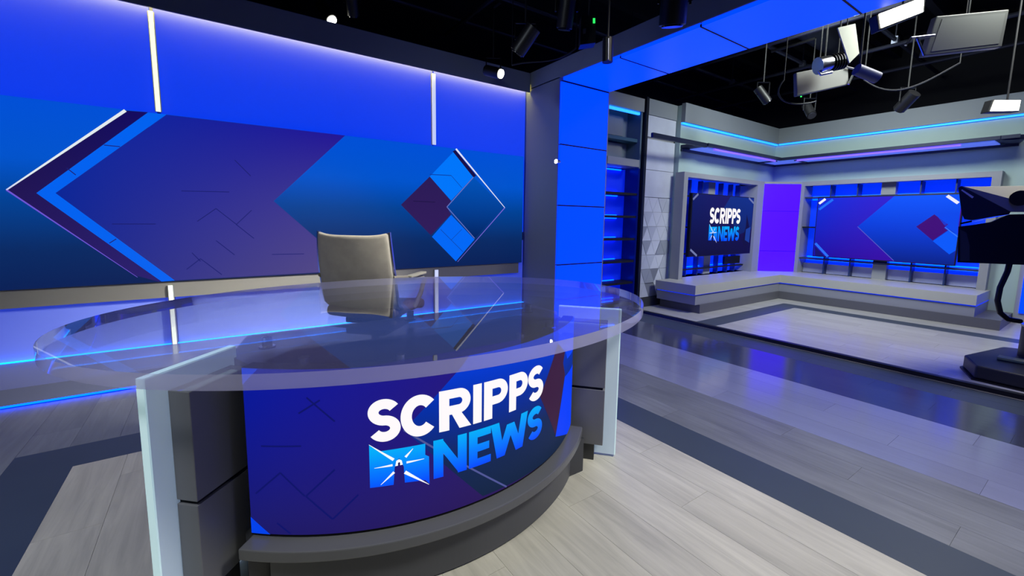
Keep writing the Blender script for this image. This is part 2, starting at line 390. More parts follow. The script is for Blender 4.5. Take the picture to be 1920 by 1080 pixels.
# =================================================================== SHELL
M_CEIL = mat('black_ceiling', (7, 7, 9), .9)
ceil = struct(box('ceiling', (-5, -4, 4.1), (9.2, 5.2, 4.25), M_CEIL), 'black painted studio ceiling')
M_JOIST = mat('navy_joist', (13, 14, 22), .7)
for i in range(12):
    box('joist', (-4.9, -3.6+i*.75, 3.78), (9.1, -3.52+i*.75, 4.1), M_JOIST, ceil)
M_DARKW = mat('dark_drape', (16, 16, 19), .9)
struct(box('wall_rear', (-5, -4, 0), (9.2, -3.9, 4.1), M_DARKW), 'dark wall behind the cameras')
struct(box('wall_side', (-5, -3.9, 0), (-4.9, 5.1, 4.1), M_DARKW), 'dark side wall of the studio')
struct(box('wall_far', (-4.9, 5.1, 0), (9.2, 5.2, 4.1), M_DARKW), 'dark studio wall behind the set')
struct(box('wall_outer', (9.1, -3.9, 0), (9.2, 5.1, 4.1), M_DARKW), 'dark studio wall beyond the back set')

# --- news wall behind the desk
YW = 4.34
WX0, WX1 = -3.2, 3.172
ZC = ony(640, 99, 4.32).z
ZTOP = ony(930, 123, 4.28).z
wl = structroot('wall_left', (0, YW, 0), 'blue backlit set wall behind the news desk')
box('backing', (WX0, YW+.02, 0), (WX1, YW+.1, ZTOP), M_FASCIA, wl)
SX = (ony(297, 200, YW).x, ony(811, 200, YW).x)
edges = [WX0, SX[0]-2.2, SX[0], SX[1], WX1]
for a, b in zip(edges[:-1], edges[1:]):
    box('lit_panel', (a+.012, YW-.012, 1.0), (b-.012, YW+.02, ZC+.07), M_BLUEWALL, wl)
    box('lower_lit_panel', (a+.012, YW-.012, .118), (b-.012, YW+.02, .9), M_BLUELOW, wl)
box('top_fascia', (WX0, YW-.09, ZC), (WX1, YW-.076, ZTOP), M_FASCIA, wl)
box('cove_lid', (WX0, YW-.076, ZC+.075), (WX1, YW+.02, ZTOP), M_FASCIA, wl)
box('cove_led', (WX0, YW-.07, ZC+.04), (WX1, YW-.04, ZC+.06), M_WARM, wl)
zb1 = ony(300, 560, 4.3).z
box('sill_band', (WX0, YW-.05, ony(0, 580, 4.29).z), (WX1-.1, YW-.012, .78), mat('warm_grey_band', (150, 148, 140), .45), wl)
kb = .118
box('kerb', (WX0, 3.66, .02), (WX1, YW-.04, kb), mat('kerb_paint', (122, 128, 160), .4), wl)
box('kerb_base', (WX0, 3.70, 0), (WX1, YW-.04, .02), M_GREYD, wl)
box('kerb_led', (WX0, 3.672, .004), (WX1, 3.699, .019), M_BLUELED, wl)
box('base_led', (WX0, YW-.038, .1), (WX1, YW-.014, .122), M_CYANB, wl)

# --- vertical light bars between wall panels
def lightbar(x, z0, z1, wdt, mtl, label):
    d = .04 if z0 < .3 else 0                                         # the short bars stand proud of the sill band
    t = thing('light_bar', (x, YW-.03, z0), label, 'light bar', 'vertical light bars on the blue wall')
    box('housing', (x-wdt/2-.006, YW-.03-d, z0), (x+wdt/2+.006, YW-.012-d, z1), M_GREYL, t)
    box('diffuser', (x-wdt/2, YW-.042-d, z0), (x+wdt/2, YW-.0305-d, z1), mtl, t)
SY = 4.27                                                             # front of the video wall
zs0, zs1 = ony(500, 518, SY).z, ony(500, 236.7, SY).z
lightbar(SX[0], zs1+.02, ZC-.01, .028, M_WHITEBAR, 'bright white vertical light bar above the arrow tip of the video wall')
lightbar(SX[1], zs1+.02, ZC-.01, .036, M_COOLBAR, 'cool white vertical light bar above the diamond end of the video wall')
lightbar(SX[0]-.01, .125, zs0-.03, .026, M_WHITEBAR, 'short white light bar under the arrow tip of the video wall')
lightbar(SX[1], .125, zs0-.03, .036, M_COOLBAR, 'short cool light bar under the diamond end of the video wall')

# --- video wall
vw = thing('video_wall', (.5, SY+.02, zs0), 'wide seamless video wall showing a blue and purple arrow graphic', 'video wall')
xr = ony(980, 400, SY).x; xl = -2.9
box('cabinet', (xl, SY+.004, zs0), (xr, YW-.052, zs1), M_BLACK, vw)
V = lambda x, y: (lambda p: (p.x, p.z))(ony(x, y, SY))
G = Graphic(lambda u, v, l: (u, SY+.003-l*.0007, v), .12)
zz = lambda x, y: V(x, y)[1]
G.poly([(xl, zs0), (xr, zs0), (xr, zs1), (xl, zs1)], vgrad((zs0, (8, 32, 86)), (zs0+.28, (8, 42, 100)), (zs0+.62, (0, 66, 150)), (zs1-.38, (0, 84, 205)), (zs1, (0, 80, 215))), 0)
cl = lambda p: (p[0], max(zs0, min(zs1, p[1])))
def VP(pts): return [cl(V(*p)) for p in pts]
# dark band, bright band, big arrow body
G.poly(VP([(235, 207), (12, 356), (252, 516), (300, 530), (277, 210)]), quadgrad(*V(12, 356)[:1], V(300, 300)[0], zs0, zs1, (46, 28, 100), (40, 30, 110), (10, 6, 60), (20, 10, 100)), 1)
u0, u1 = V(100, 362)[0], V(645, 253)[0]
G.poly(VP([(312, 215), (104, 362), (328, 526), (650, 508), (655, 500), (513, 377), (647, 251)]), quadgrad(u0, u1, zs0, zs1, (14, 36, 138), (84, 72, 130), (0, 38, 160), (36, 22, 148)), 2)
G.poly(VP([(277, 211), (68, 362), (303, 528), (328, 526), (104, 362), (312, 213)]), (0, 98, 240), 3)
G.line(V(235, 207), V(12, 356), .020, vgrad((zs0+.5, (150, 130, 255)), (zs0+.75, (225, 235, 240))), 4, .008)
G.line(V(12, 356), V(258, 520), .010, (110, 85, 215), 4, .003)
for a, b in (((440, 300), (470, 330)), ((370, 415), (405, 391)), ((405, 391), (445, 422)), ((443, 421), (472, 394)), ((443, 421), (476, 447)), ((405, 451), (440, 478)), ((360, 474), (376, 490)), ((376, 485), (416, 515)), ((350, 505), (376, 485)), ((210, 420), (292, 420)), ((510, 477), (570, 476)), ((195, 272), (225, 275)), ((125, 315), (142, 328)), ((205, 456), (218, 448)), ((340, 358), (430, 360))):
    G.line(V(*a), V(*b), .006, (26, 30, 112), 5 if a[0] > 300 else 4)
# diamond cluster
G.poly(VP([(752, 384), (806, 331), (846, 377), (838, 388), (846, 402), (808, 441)]), vgrad((zs0, (52, 28, 92)), (zs1, (40, 26, 84))), 1)
G.poly(VP([(852, 283), (806, 331), (846, 376), (888, 331)]), (0, 118, 250), 1)
G.poly(VP([(846, 403), (810, 444), (855, 490), (890, 449)]), (0, 104, 246), 1)
G.poly(VP([(888, 332), (838, 388), (890, 447), (945, 389)]), vgrad((zs0+.3, (0, 32, 92)), (zs1-.3, (0, 82, 185))), 1)
G.poly(VP([(849, 284), (854, 281), (893, 329), (888, 333)]), (22, 12, 70), 2)
for a, b, w_ in (((806, 327), (846, 329), .008), ((846, 329), (866, 352), .006), ((846, 450), (868, 472), .006), ((826, 430), (846, 450), .006), ((846, 450), (866, 430), .005), ((775, 377), (816, 379), .008)): G.line(V(*a), V(*b), w_, (12, 60, 160) if a[0] > 790 else (32, 20, 70), 3)
G.line(V(855, 279), V(947, 390), .020, (225, 228, 250), 3, .008)
G.line(V(947, 389), V(858, 491), .010, (120, 105, 220), 3, .005)
for a, b in (((888, 332), (838, 388)), ((838, 388), (890, 447))): G.line(V(*a), V(*b), .009, (104, 116, 196), 3)
G.build('display_graphic', vw)

# =================================================================== PORTAL
PX0, PX1, PY, PZ = 3.18, 3.925, 3.70, 2.655
po = thing('portal_arch', (3.55, 3.9, 0), 'wide set archway lined with glowing blue panels beside the video wall', 'archway')
box('column_core', (PX0, PY+.03, 0), (PX1, YW+.1, PZ+.04), M_FASCIA, po)
box('beam_core', (PX0, -3.0, PZ+.03), (PX1, YW+.1, ZTOP+.01), M_FASCIA, po)
box('far_column_core', (PX0, -3.3, 0), (PX1, -3.03, ZTOP), M_FASCIA, po)
for i, (a, b) in enumerate(((0.0, .646), (.646, 1.317), (1.317, 1.983), (1.983, PZ))):
    box('column_light_panel', (PX0+.012, PY, a+(.02 if i == 0 else .006)), (PX1-.014, PY+.03, b-.006), M_BLUELIT, po)
for z_ in (.646, 1.317, 1.983, PZ-.006):
    box('seam', (PX0+.012, PY-.0015, z_-.007), (PX1-.014, PY+.02, z_+.007), M_BLACK, po)
box('edge_trim', (PX1-.012, PY-.004, 0), (PX1, PY+.03, PZ), M_GREYL, po)
y = PY+.0
ys = [PY-.006, 2.89, 2.085, 1.288, .48, -.33, -1.14, -1.95, -2.76]
for a, b in zip(ys[:-1], ys[1:]):
    box('beam_light_panel', (PX0+.012, b+.007, PZ), (PX1-.012, a-.007, PZ+.03), M_BLUELIT, po)
for y_ in ys[1:-1]:
    box('seam', (PX0+.012, y_-.008, PZ-.0015), (PX1-.012, y_+.008, PZ+.02), M_BLACK, po)
box('far_light_panel', (PX0+.012, -3.03, .02), (PX1-.012, -3.0, PZ), M_BLUELIT, po)

# =================================================================== BACK SET: shelf tower, textured panel
wb = structroot('wall_back', (6.5, 3.8, 0), 'pale set wall with a cyan cove light behind the small television')
YB, YR, XR = 3.73, 3.64, 7.954
ZB, ZK = 2.73, 2.472
wx0 = 5.26
box('upper_panel', (wx0, YR, 1.79), (XR+.3, YR+.08, ZB-.02), M_TEALW, wb)
box('lower_panel', (wx0, YR, 0), (5.285, YR+.08, 1.79), M_TEALW, wb)
box('top_fascia', (wx0, YR-.06, ZK+.012), (XR, YR, ZB), mat('fascia_grey', (138, 144, 150), .55), wb)
box('cove_led', (wx0, YR-.032, ZK-.01), (XR, YR-.001, ZK+.011), M_CYAN, wb)
wr = structroot('wall_right', (XR, 1.2, 0), 'pale set wall with a cyan cove light behind the large television')
box('upper_panel', (XR, -2.2, 1.79), (XR+.1, YR, ZB-.02), M_TEALW, wr)
box('lower_panel', (XR, -2.2, 0), (XR+.1, 1.0, 1.79), M_TEALW, wr)
box('top_fascia', (XR-.06, -2.2, ZK+.012), (XR, YR-.06, ZB), MATS['fascia_grey'], wr)
box('cove_led', (XR-.032, -2.2, ZK-.01), (XR-.001, YR-.06, ZK+.011), M_CYAN, wr)
# shelf tower niche X 3.93..4.55, Y 3.72..3.94
st = thing('display_shelf', (4.24, 3.8, 0), 'tall recessed shelf tower glowing blue beside the archway', 'shelf')
sx0, sx1, sy0, sy1 = 3.94, 4.55, 3.73, 3.95
M_NAVY = mat('navy_gloss', (8, 18, 96), .25, emit=(0, 6, 70), es=.5)
M_SHELFB = mat('blue_back_panel', (20, 60, 215), .4, emit=(0, 20, 180), es=.9)
box('back_panel', (sx0, sy1, .1), (sx1, sy1+.03, 1.83), M_SHELFB, st)
box('upper_back', (sx0, sy1, 1.93), (sx1, sy1+.03, 2.69), mat('upper_shelf_grey', (122, 132, 140), .5), st)
box('side_panel', (sx1, sy0, .1), (sx1+.03, sy1+.03, 1.83), M_NAVY, st)
box('upper_side', (sx1, sy0, 1.83), (sx1+.03, sy1+.03, 2.69), mat('upper_shelf_slate', (84, 104, 122), .5), st)
box('plinth', (sx0, sy0, 0), (sx1+.03, sy1+.03, .1), M_GREYD, st)
box('header', (sx0, sy0-.03, 1.84), (sx1-.03, sy1, 1.93), M_GREYL, st)
box('top_fascia', (sx0, sy0-.02, 2.53), (sx1+.03, sy0+.02, 2.69), M_GREYL, st)
box('cyan_led', (sx0, sy0+.022, 2.50), (sx1, sy0+.05, 2.53), M_CYAN, st)
for z in (.10, .345, .63, .92, 1.21, 1.5):
    if z > .11: box('shelf', (sx0, sy0+.01, z-.014), (sx1, sy1, z+.014), M_BLACK, st)
    box('shelf_led', (sx0+.03, sy1-.018, z+.016), (sx1-.15, sy1-.004, z+.026), M_BLUELED, st)
    if z > .11: box('shelf_led', (sx0+.03, sy1-.018, z-.026), (sx1-.15, sy1-.004, z-.016), M_BLUELED, st)
box('shelf_led', (sx0+.03, sy1-.018, 1.81), (sx1-.1, sy1-.004, 1.825), M_BLUELED, st)
for z in (2.18,): 
    box('upper_shelf', (sx0, sy0+.04, z-.02), (sx1, sy1, z+.02), mat('teal_shelf', (58, 92, 112), .4), st)
for z0, z1 in ((1.97, 2.14), (2.24, 2.48)):
    box('grey_insert', (sx0+.02, sy1-.05, z0), (sx1-.14, sy1, z1), mat('insert_grey', (128, 132, 136), .5), st)
box('azure_led', (sx0+.02, sy1-.07, 1.94), (sx1-.14, sy1-.055, 1.95), mat('soft_azure_led', (80, 190, 255), emit=(70, 190, 255), es=1.4), st)
# black post
tag(box('set_post', (4.60, 3.69, 0), (4.645, 3.80, 2.72), mat('post_black', (22, 26, 38), .4), None), 'thin black upright post between shelf tower and textured panel', 'post')

# textured panel with triangular tiles
tp = thing('textured_panel', (5.0, 3.75, 0), 'tall pale panel faced with relief triangles beside the shelf tower', 'wall panel')
x0, x1 = 4.66, 5.252
box('backing', (x0, YB, 0), (x1, YB+.12, 2.71), M_GREYL, tp)
box('skirting', (x0, YB-.035, 0), (x1-.03, YB, .125), M_GREYD, tp)
box('top_fascia', (x0, YB-.03, 2.515), (x1, YB, 2.71), MATS['fascia_grey'], tp)
M_TPL = mat('pale_panel', (198, 203, 216), .5, var=.06, vscale=6)
for a, b in ((1.475, 1.824), (1.83, 2.215), (2.245, 2.51)):
    box('plain_panel', (x0, YB-.02, a), (x1, YB, b), M_TPL, tp)
greys = [mat('tile_grey_%s' % n, c, .55) for n, c in (('pale', (204, 209, 220)), ('light', (184, 190, 202)), ('mid', (150, 156, 168)), ('dark', (122, 127, 138)))]
rows = 7; rh = (1.47-.13)/rows; tb = (x1-x0)/3
tri_cache = {}
def tile(pts, z0, gi):
    dep = (.016, .02, .024, .012)[gi]
    key = (tuple((round(a-pts[0][0], 4), round(b, 4)) for a, b in pts), gi)
    g_ = .0025
    if key not in tri_cache:
        cx = sum(p[0] for p in pts)/3; cz = sum(p[1] for p in pts)/3
        q = [((a-cx)*.975+cx-pts[0][0], 0, (b-cz)*.975+cz) for a, b in pts]
        o = MB().extr(q, (0, -dep, 0)).build('triangle_tile', greys[gi]); tri_cache[key] = o.data
    else:
        o = bpy.data.objects.new('triangle_tile', tri_cache[key]); COL.objects.link(o)
    o.location = (pts[0][0], YB, z0); setparent_keep = o
    o.parent = tp; o.matrix_parent_inverse = Matrix.Translation(tp.location).inverted()
pat = {(5, 1): 1, (4, 2): 1, (4, 0): 2, (3, 1): 2, (3, 5): 2, (3, 0): 1, (2, 0): 1, (2, 2): 1, (2, 5): 1, (1, 1): 2, (1, 2): 2, (1, 3): 3, (0, 2): 3, (0, 3): 3, (0, 1): 1, (0, 5): 2, (1, 5): 1}
for r in range(rows):
    z0 = .13+r*rh; flip = r % 2; k = 0
    cells = []
    for i in range(3):
        a = x0+i*tb
        cells.append([(a, 0), (a+tb, 0), (a+tb/2, rh)])
        if i < 2: cells.append([(a+tb/2, rh), (a+tb, 0), (a+1.5*tb, rh)])
    cells.insert(0, [(x0, 0), (x0+tb/2, rh), (x0, rh)]); cells.append([(x1, 0), (x1, rh), (x1-tb/2, rh)])
    for k, c in enumerate(cells):
        if flip: c = [(a, rh-b) for a, b in c][::-1]
        gi = pat.get((r, k), random.choice((0, 0, 0, 1)) if r > 3 else random.choice((0, 0, 1, 1, 2)))
        tile(c, z0, gi)

# =================================================================== BACK SET: bench, frames, televisions
bn = thing('corner_bench', (7.6, 3.3, 0), 'long low L-shaped grey bench with blue light line under the televisions', 'bench')
BX, BY = 7.14, 3.04
def L(x0, y0, off): return [(x0, BY+off), (BX+off, BY+off), (BX+off, y0), (XR-.01, y0), (XR-.01, YR-.01), (x0, YR-.01)]
MB().prism(L(4.89, .955, 0), .25, .368).build('bench_top', mat('bench_top_grey', (176, 176, 168), .4), bn)
MB().prism(L(4.93, .96, .05), .232, .25).build('blue_led', mat('bench_led', (20, 60, 230), .5, emit=(0, 48, 230), es=.8), bn)
MB().prism(L(4.93, .96, .02), .115, .232).build('bench_body', mat('bench_body_grey', (140, 142, 152), .35), bn)
MB().prism(L(5.01, .75, 0), 0, .115).build('plinth', mat('bench_plinth_grey', (92, 92, 100), .4), bn)

M_FRAME = mat('niche_frame_grey', (150, 152, 154), .45)
M_NICHE = mat('niche_blue', (20, 70, 225), .35, emit=(0, 45, 225), es=.95)
M_CELLG = mat('cell_divider', (40, 60, 110), .4)
FZ0, FZ1 = .368, 1.82
YF, XF = 3.50, 7.81
nl = thing('tv_niche', (6.2, 3.6, FZ0), 'grey framed niche glowing blue behind the small television', 'niche')
fx0, fx1, ox0, ox1, oz = 5.20, 7.38, 5.29, 7.17, 1.755
NB = YF+.30
box('frame_side', (fx0, YF, FZ0), (ox0, YR-.004, FZ1), M_FRAME, nl)
box('frame_side', (ox1, YF, FZ0), (fx1, YF+.03, FZ1), M_FRAME, nl)
box('frame_top', (ox0, YF, oz), (ox1, YR-.004, FZ1), M_FRAME, nl)
box('niche_side', (ox0-.03, YF+.24, FZ0), (ox0, NB, oz), M_NICHE, nl)
box('niche_return', (ox1, YF+.03, FZ0), (ox1+.03, NB, oz), M_FRAME, nl)
box('back_panel', (ox0, NB, FZ0), (ox1, NB+.03, oz+.06), M_NICHE, nl)
box('centre_post', (6.12, NB-.10, FZ0), (6.30, NB, oz), M_FRAME, nl)
for z in (.47, .70, 1.08, 1.52):
    box('shelf', (ox0, NB-.16, z-.010), (ox1, NB-.115, z+.010), M_BLACK, nl)
    box('shelf_led', (ox0+.02, NB-.03, z+.012), (ox1-.02, NB-.02, z+.024), M_BLUELED, nl)
    box('shelf_led', (ox0+.02, NB-.03, z-.024), (ox1-.02, NB-.02, z-.012), M_BLUELED, nl)
for x in (5.42, 5.66, 5.95, 6.5, 6.78, 7.0):
    box('divider', (x-.008, NB-.11, FZ0), (x+.008, NB-.035, oz), M_CELLG, nl)
box('cable_box', (6.62, NB-.15, .50), (7.08, NB-.115, .62), M_BLACK, nl)
nr = thing('tv_niche', (7.9, 2.0, FZ0), 'wide grey framed niche glowing blue behind the large television', 'niche')
fy0, fy1, oy0, oy1 = .985, 3.135, 1.065, 3.085
NX = XF+.30
box('frame_side', (XF, fy0, FZ0), (XR-.004, oy0, FZ1), M_FRAME, nr)
box('frame_side', (XF, oy1, FZ0), (XF+.03, fy1, FZ1), M_FRAME, nr)
box('frame_top', (XF, oy0, oz), (XR-.004, oy1, FZ1), M_FRAME, nr)
box('niche_return', (XF+.03, oy1, FZ0), (NX, oy1+.03, oz), M_FRAME, nr)
box('back_panel', (NX, oy0-.06, FZ0), (NX+.03, oy1, oz+.06), M_NICHE, nr)
box('centre_post', (XF+.13, 1.99, FZ0), (XF+.24, 2.15, oz), M_FRAME, nr)
for z in (.60, 1.57):
    box('shelf', (XF+.04, oy0+.004, z-.012), (XF+.28, oy1, z+.012), mat('shelf_slate', (52, 62, 92), .4), nr)
    box('shelf_led', (NX-.025, oy0+.02, z+.014), (NX-.012, oy1-.02, z+.03), M_BLUELED, nr)
    box('shelf_led', (NX-.025, oy0+.02, z-.032), (NX-.012, oy1-.02, z-.016), M_BLUELED, nr)
for yy in (1.38, 1.72, 2.42, 2.76):
    box('divider', (XF+.1, yy-.008, FZ0), (NX-.03, yy+.008, oz), M_CELLG, nr)
box('frosted_front', (XF+.22, oy0+.004, FZ0), (XF+.228, oy1, .52), mat('frosted_lavender', (205, 208, 240), .4), nr)
box('side_shelf', (XF+.04, 2.9, 1.09), (XF+.28, oy1, 1.11), M_BLACK, nr)
# violet corner light panel, two stacked panels set diagonally
vp = thing('corner_light_panel', (7.6, 3.3, FZ0), 'glowing violet panel set diagonally between the two televisions', 'light panel')
A_, B_ = Vector((7.382, 3.5, 0)), Vector((7.81, 3.137, 0)); nn = Vector((B_.y-A_.y, -(B_.x-A_.x), 0)).normalized()
for a, b in ((.372, .70), (.707, 1.35), (1.355, 1.785)):
    MB().extr([(A_.x, A_.y, a), (B_.x, B_.y, a), (B_.x, B_.y, b), (A_.x, A_.y, b)], -nn*.03).build('violet_panel', M_PURPLE, vp)
MB().extr([(A_.x, A_.y, 1.79), (B_.x, B_.y, 1.79), (B_.x, B_.y, FZ1), (A_.x, A_.y, FZ1)], -nn*.03).build('cap_trim', M_FRAME, vp)
# televisions
def tv_parts(t, P, w_, h_, dep, nrm, right):
    P = Vector(P); right = Vector(right); nrm = Vector(nrm)
    MB().obox(P-nrm*dep/2, right*(w_/2), ZZ*(h_/2), nrm*(dep/2)).build('bezel', M_BLKPL, t, bevel=.004)
    MB().obox(P-nrm*(dep+.05), right*.2, ZZ*.15, nrm*.05).build('wall_mount', M_BLKMET, t)
TY = 3.46
t1 = thing('television', (6.2, TY, .67), 'smaller television showing the logo on dark indigo beside the textured panel', 'television')
c1 = (6.175, 1.112); w1, h1 = 1.655, .875
tv_parts(t1, (c1[0], TY, c1[1]), w1, h1, .05, (0, -1, 0), (1, 0, 0))
G = Graphic(lambda u, v, l: (u, TY-.002-l*.0008, v), .2)
a0, a1, b0, b1 = c1[0]-w1/2+.012, c1[0]+w1/2-.012, c1[1]-h1/2+.012, c1[1]+h1/2-.012
Q = lambda x, y: (lambda p: (max(a0, min(a1, p.x)), max(b0, min(b1, p.z))))(ony(x, y, TY))
G.poly([(a0, b0), (a1, b0), (a1, b1), (a0, b1)], quadgrad(a0, a1, b0, b1, (6, 4, 52), (8, 8, 50), (8, 24, 100), (30, 10, 90)), 0)
G.poly([Q(1357, 390), Q(1370, 363), Q(1414, 369), Q(1408, 430), Q(1385, 440)], vgrad((b0, (8, 24, 70)), (b1, (10, 44, 130))), 1)
G.poly([Q(1400, 402), Q(1407, 440), Q(1400, 472), Q(1391, 452), Q(1398, 425)], (12, 10, 52), 2)
G.poly([Q(1398, 430), Q(1396, 450), Q(1404, 455), Q(1407, 425)], (24, 60, 150), 3)
for a, b in (((1299, 374), (1309, 363)), ((1404, 370), (1413, 381)), ((1294, 468), (1306, 482))): G.line(Q(*a), Q(*b), .03, (110, 120, 170), 2)
sc = 1.13/.665
logo(G, lambda u, v: (ony(1359, 420, TY).x+(u+.018)*(.83/.667), 1.125+(v-.472)*(.48/.285)), 4)
G.build('display_graphic', t1)
TX = 7.77
t2 = thing('television', (TX, 2.0, .65), 'large television showing the blue and violet arrow graphic beside the violet panel', 'television')
pa, pb, pc_ = onx(1535, 371, TX), onx(1527, 487, TX), onx(1797, 368, TX)
ty1, tz1, tz0 = pa.y+.01, 1.565, .645; ty0 = 1.27
tv_parts(t2, (TX, (ty0+ty1)/2, (tz0+tz1)/2), ty1-ty0, tz1-tz0, .05, (-1, 0, 0), (0, 1, 0))
G = Graphic(lambda u, v, l: (TX-.002-l*.0008, -u, v), .2)
a0, a1, b0, b1 = -ty1+.012, -ty0-.012, tz0+.012, tz1-.012
Q = lambda x, y: (lambda p: (max(a0, min(a1, -p.y)), max(b0, min(b1, p.z))))(onx(x, y, TX))
G.poly([(a0, b0), (a1, b0), (a1, b1), (a0, b1)], quadgrad(a0, a1, b0, b1, (26, 6, 160), (66, 0, 165), (0, 44, 225), (66, 0, 195)), 0)
G.poly([Q(1677, 366), Q(1608, 425), Q(1676, 489), Q(1796, 500), Q(1805, 360)], vgrad((b0, (0, 30, 135)), ((b0+b1)/2, (0, 58, 215)), (b1, (0, 84, 255))), 1)
G.line(Q(1608, 425), Q(1676, 489), .008, (90, 90, 200), 2)
G.poly([Q(1718, 425), Q(1752, 402), Q(1778, 421), Q(1770, 427), Q(1777, 432), Q(1749, 451)], (62, 0, 120), 2)
G.poly([Q(1749, 452), Q(1779, 432), Q(1797, 440), Q(1797, 470), Q(1780, 477)], (0, 88, 250), 2)
G.poly([Q(1754, 401), Q(1797, 398), Q(1797, 440), Q(1772, 424)], (0, 70, 235), 2)
G.line(Q(1772, 426), Q(1797, 444), .01, (60, 120, 250), 3)
for a, b, c in (((1536, 382), (1548, 373), (240, 240, 255)), ((1536, 393), (1562, 374), (30, 110, 250)), ((1529, 456), (1552, 486), (40, 110, 250)), ((1776, 367), (1797, 381), (235, 235, 255))): G.line(Q(*a), Q(*b), .035, c, 3)
G.poly([Q(1528, 462), Q(1528, 486), Q(1546, 486)], (20, 12, 110), 2)
G.build('display_graphic', t2)

# light shelf running along both walls
ls = thing('light_shelf', (7.6, 3.5, 2.125), 'slim dark ledge with lavender glowing underside running round the back corner', 'light fixture')
LZ = 2.14; LY, LX = 3.31, 7.47; YB2 = YR+.018
M_LAV = mat('lavender_diffuser', (110, 130, 220), .5, emit=(84, 112, 226), es=.75)
M_TUBE = mat('violet_tube', (130, 100, 240), .5, emit=(112, 84, 240), es=1.2)
M_SLATE = mat('dark_slate_metal', (36, 42, 66), .4, .3)
MB().prism([(5.28, LY+.03), (LX+.03, LY+.03), (LX+.03, .95), (XR-.02, .95), (XR-.02, YB2-.02), (5.28, YB2-.02)], LZ+.012, LZ+.05).build('ledge_top', M_SLATE, ls)
MB().prism([(5.45, LY+.07), (LX+.07, LY+.07), (LX+.07, 1.05), (XR-.05, 1.05), (XR-.05, YB2-.05), (5.45, YB2-.05)], LZ, LZ+.012).build('diffuser', M_LAV, ls)
box('front_rail', (4.3, LY+.06, LZ-.004), (5.42, LY+.028, LZ+.05), M_SLATE, ls)
box('front_rail', (5.42, LY+.01, LZ+.01), (LX+.02, LY+.028, LZ+.05), M_SLATE, ls)
box('wall_rail', (5.28, YB2-.045, LZ-.03), (XR-.02, YB2-.02, LZ), M_SLATE, ls)
box('wall_rail', (XR-.045, .9, LZ-.03), (XR-.02, YB2-.05, LZ), M_SLATE, ls)
box('front_rail', (LX+.005, .85, LZ+.01), (LX+.028, LY+.01, LZ+.05), M_SLATE, ls)
MB().tube([(5.62, LY+.05, LZ-.008), (LX-.12, LY+.05, LZ-.008)], .016, 8).build('light_tube', M_TUBE, ls)
MB().tube([(LX+.05, LY-.18, LZ-.008), (LX+.05, 1.32, LZ-.008)], .016, 8).build('light_tube', M_TUBE, ls)
for p0, p1 in (((LX-.12, LY+.04, 2.125), (LX-.06, YB2-.03, 2.139)), ((LX+.03, LY-.2, 2.125), (XR-.03, LY-.16, 2.139))): box('cross_rib', p0, p1, M_SLATE, ls)
MB().prism([(LX, 1.0), (XR-.02, 1.0), (XR-.02, .9), (LX+.1, .82)], LZ-.004, LZ+.05).build('end_cap', M_SLATE, ls)

# bright blue lit panel and white jamb at the end of the right wall
bp_ = thing('blue_light_panel', (7.9, -.1, 0), 'plain blue glowing panel on the right wall behind the teleprompter', 'light panel')
yb_ = onx(1888, 560, 7.9).y
box('panel', (7.88, -1.6, .13), (7.90, min(yb_, .70), 1.25), M_BLUELIT, bp_)
box('frame', (7.90, -1.7, 0), (XR-.002, min(yb_+.07, .74), 1.33), M_GREYL, bp_)

# =================================================================== NEWS DESK
dk = thing('news_desk', (DC[0], 1.6, 0), 'curved news anchor desk with clear acrylic top and a screen across its front', 'desk')
GT, GB = .778, .738
# acrylic top: rotated ellipse
ga, gb_, gr, gc = 1.155, .815, rad(-5), (.705, 1.80)
def ell(k, a, n=128):
    t = 2*math.pi*k/n; x, y = (ga+a)*math.cos(t), (gb_+a)*math.sin(t)
    return (gc[0]+x*math.cos(gr)-y*math.sin(gr), gc[1]+x*math.sin(gr)+y*math.cos(gr))
n = 128
up_ring = lambda z: [(*ell(k, 0), z) for k in range(n)]
gt = MB().add(up_ring(GT), [tuple(range(n))]).build('glass_top', M_ACRY, dk, raw=True); gt['label'] = 'thick clear acrylic oval top'
MB().add(up_ring(GB), [tuple(range(n))]).build('glass_underside', M_ACRY, gt, raw=True)
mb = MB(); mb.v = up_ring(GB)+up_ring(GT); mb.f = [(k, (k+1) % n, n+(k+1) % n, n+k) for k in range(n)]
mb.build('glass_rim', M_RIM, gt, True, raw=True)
A0 = rad(-42.2); A1 = rad(42.2)
LZ0, LZ1 = .2, .715
MB().arc(DC, R_LED-.05, R_LED-.004, A0, A1, LZ0-.01, LZ1, 64).build('screen_cabinet', M_BLACK, dk)
G = Graphic(lambda u, v, l: (DC[0]+(R_LED+l*.0007)*math.sin(u/R_LED), DC[1]-(R_LED+l*.0007)*math.cos(u/R_LED), v), .025)
U0, U1 = R_LED*A0+.004, R_LED*A1-.004
cq = lambda x, y: (lambda p: (max(U0, min(U1, p[0])), max(LZ0, min(LZ1, p[1]))))(oncyl(x, y))
G.poly([(U0, LZ0), (U1, LZ0), (U1, LZ1), (U0, LZ1)], quadgrad(U0, .1, LZ0, LZ1, (26, 24, 104), (44, 24, 88), (0, 22, 160), (40, 22, 120)), 0)
tipu = oncyl(757, 806)
G.poly([cq(868, 684), tipu, oncyl(905, 930), (.33, LZ0), (U1, LZ0), (U1, LZ1), (oncyl(880, 672)[0], LZ1)], vgrad((LZ0, (18, 36, 66)), (.38, (16, 38, 86)), (.56, (0, 46, 165)), (LZ1, (0, 62, 225))), 1)
G.line(tipu, (.12, LZ0+.003), .006, (80, 86, 150), 2)
mt, mr_, mb_, ml = oncyl(1045, 657), (.55, .58), oncyl(1042, 784), oncyl(1012, 744)
G.poly([(mt[0], .66), (.52, .60), (.50, .56), (.53, .50), (mb_[0], .27), (ml[0], ml[1])], (58, 28, 62), 2)
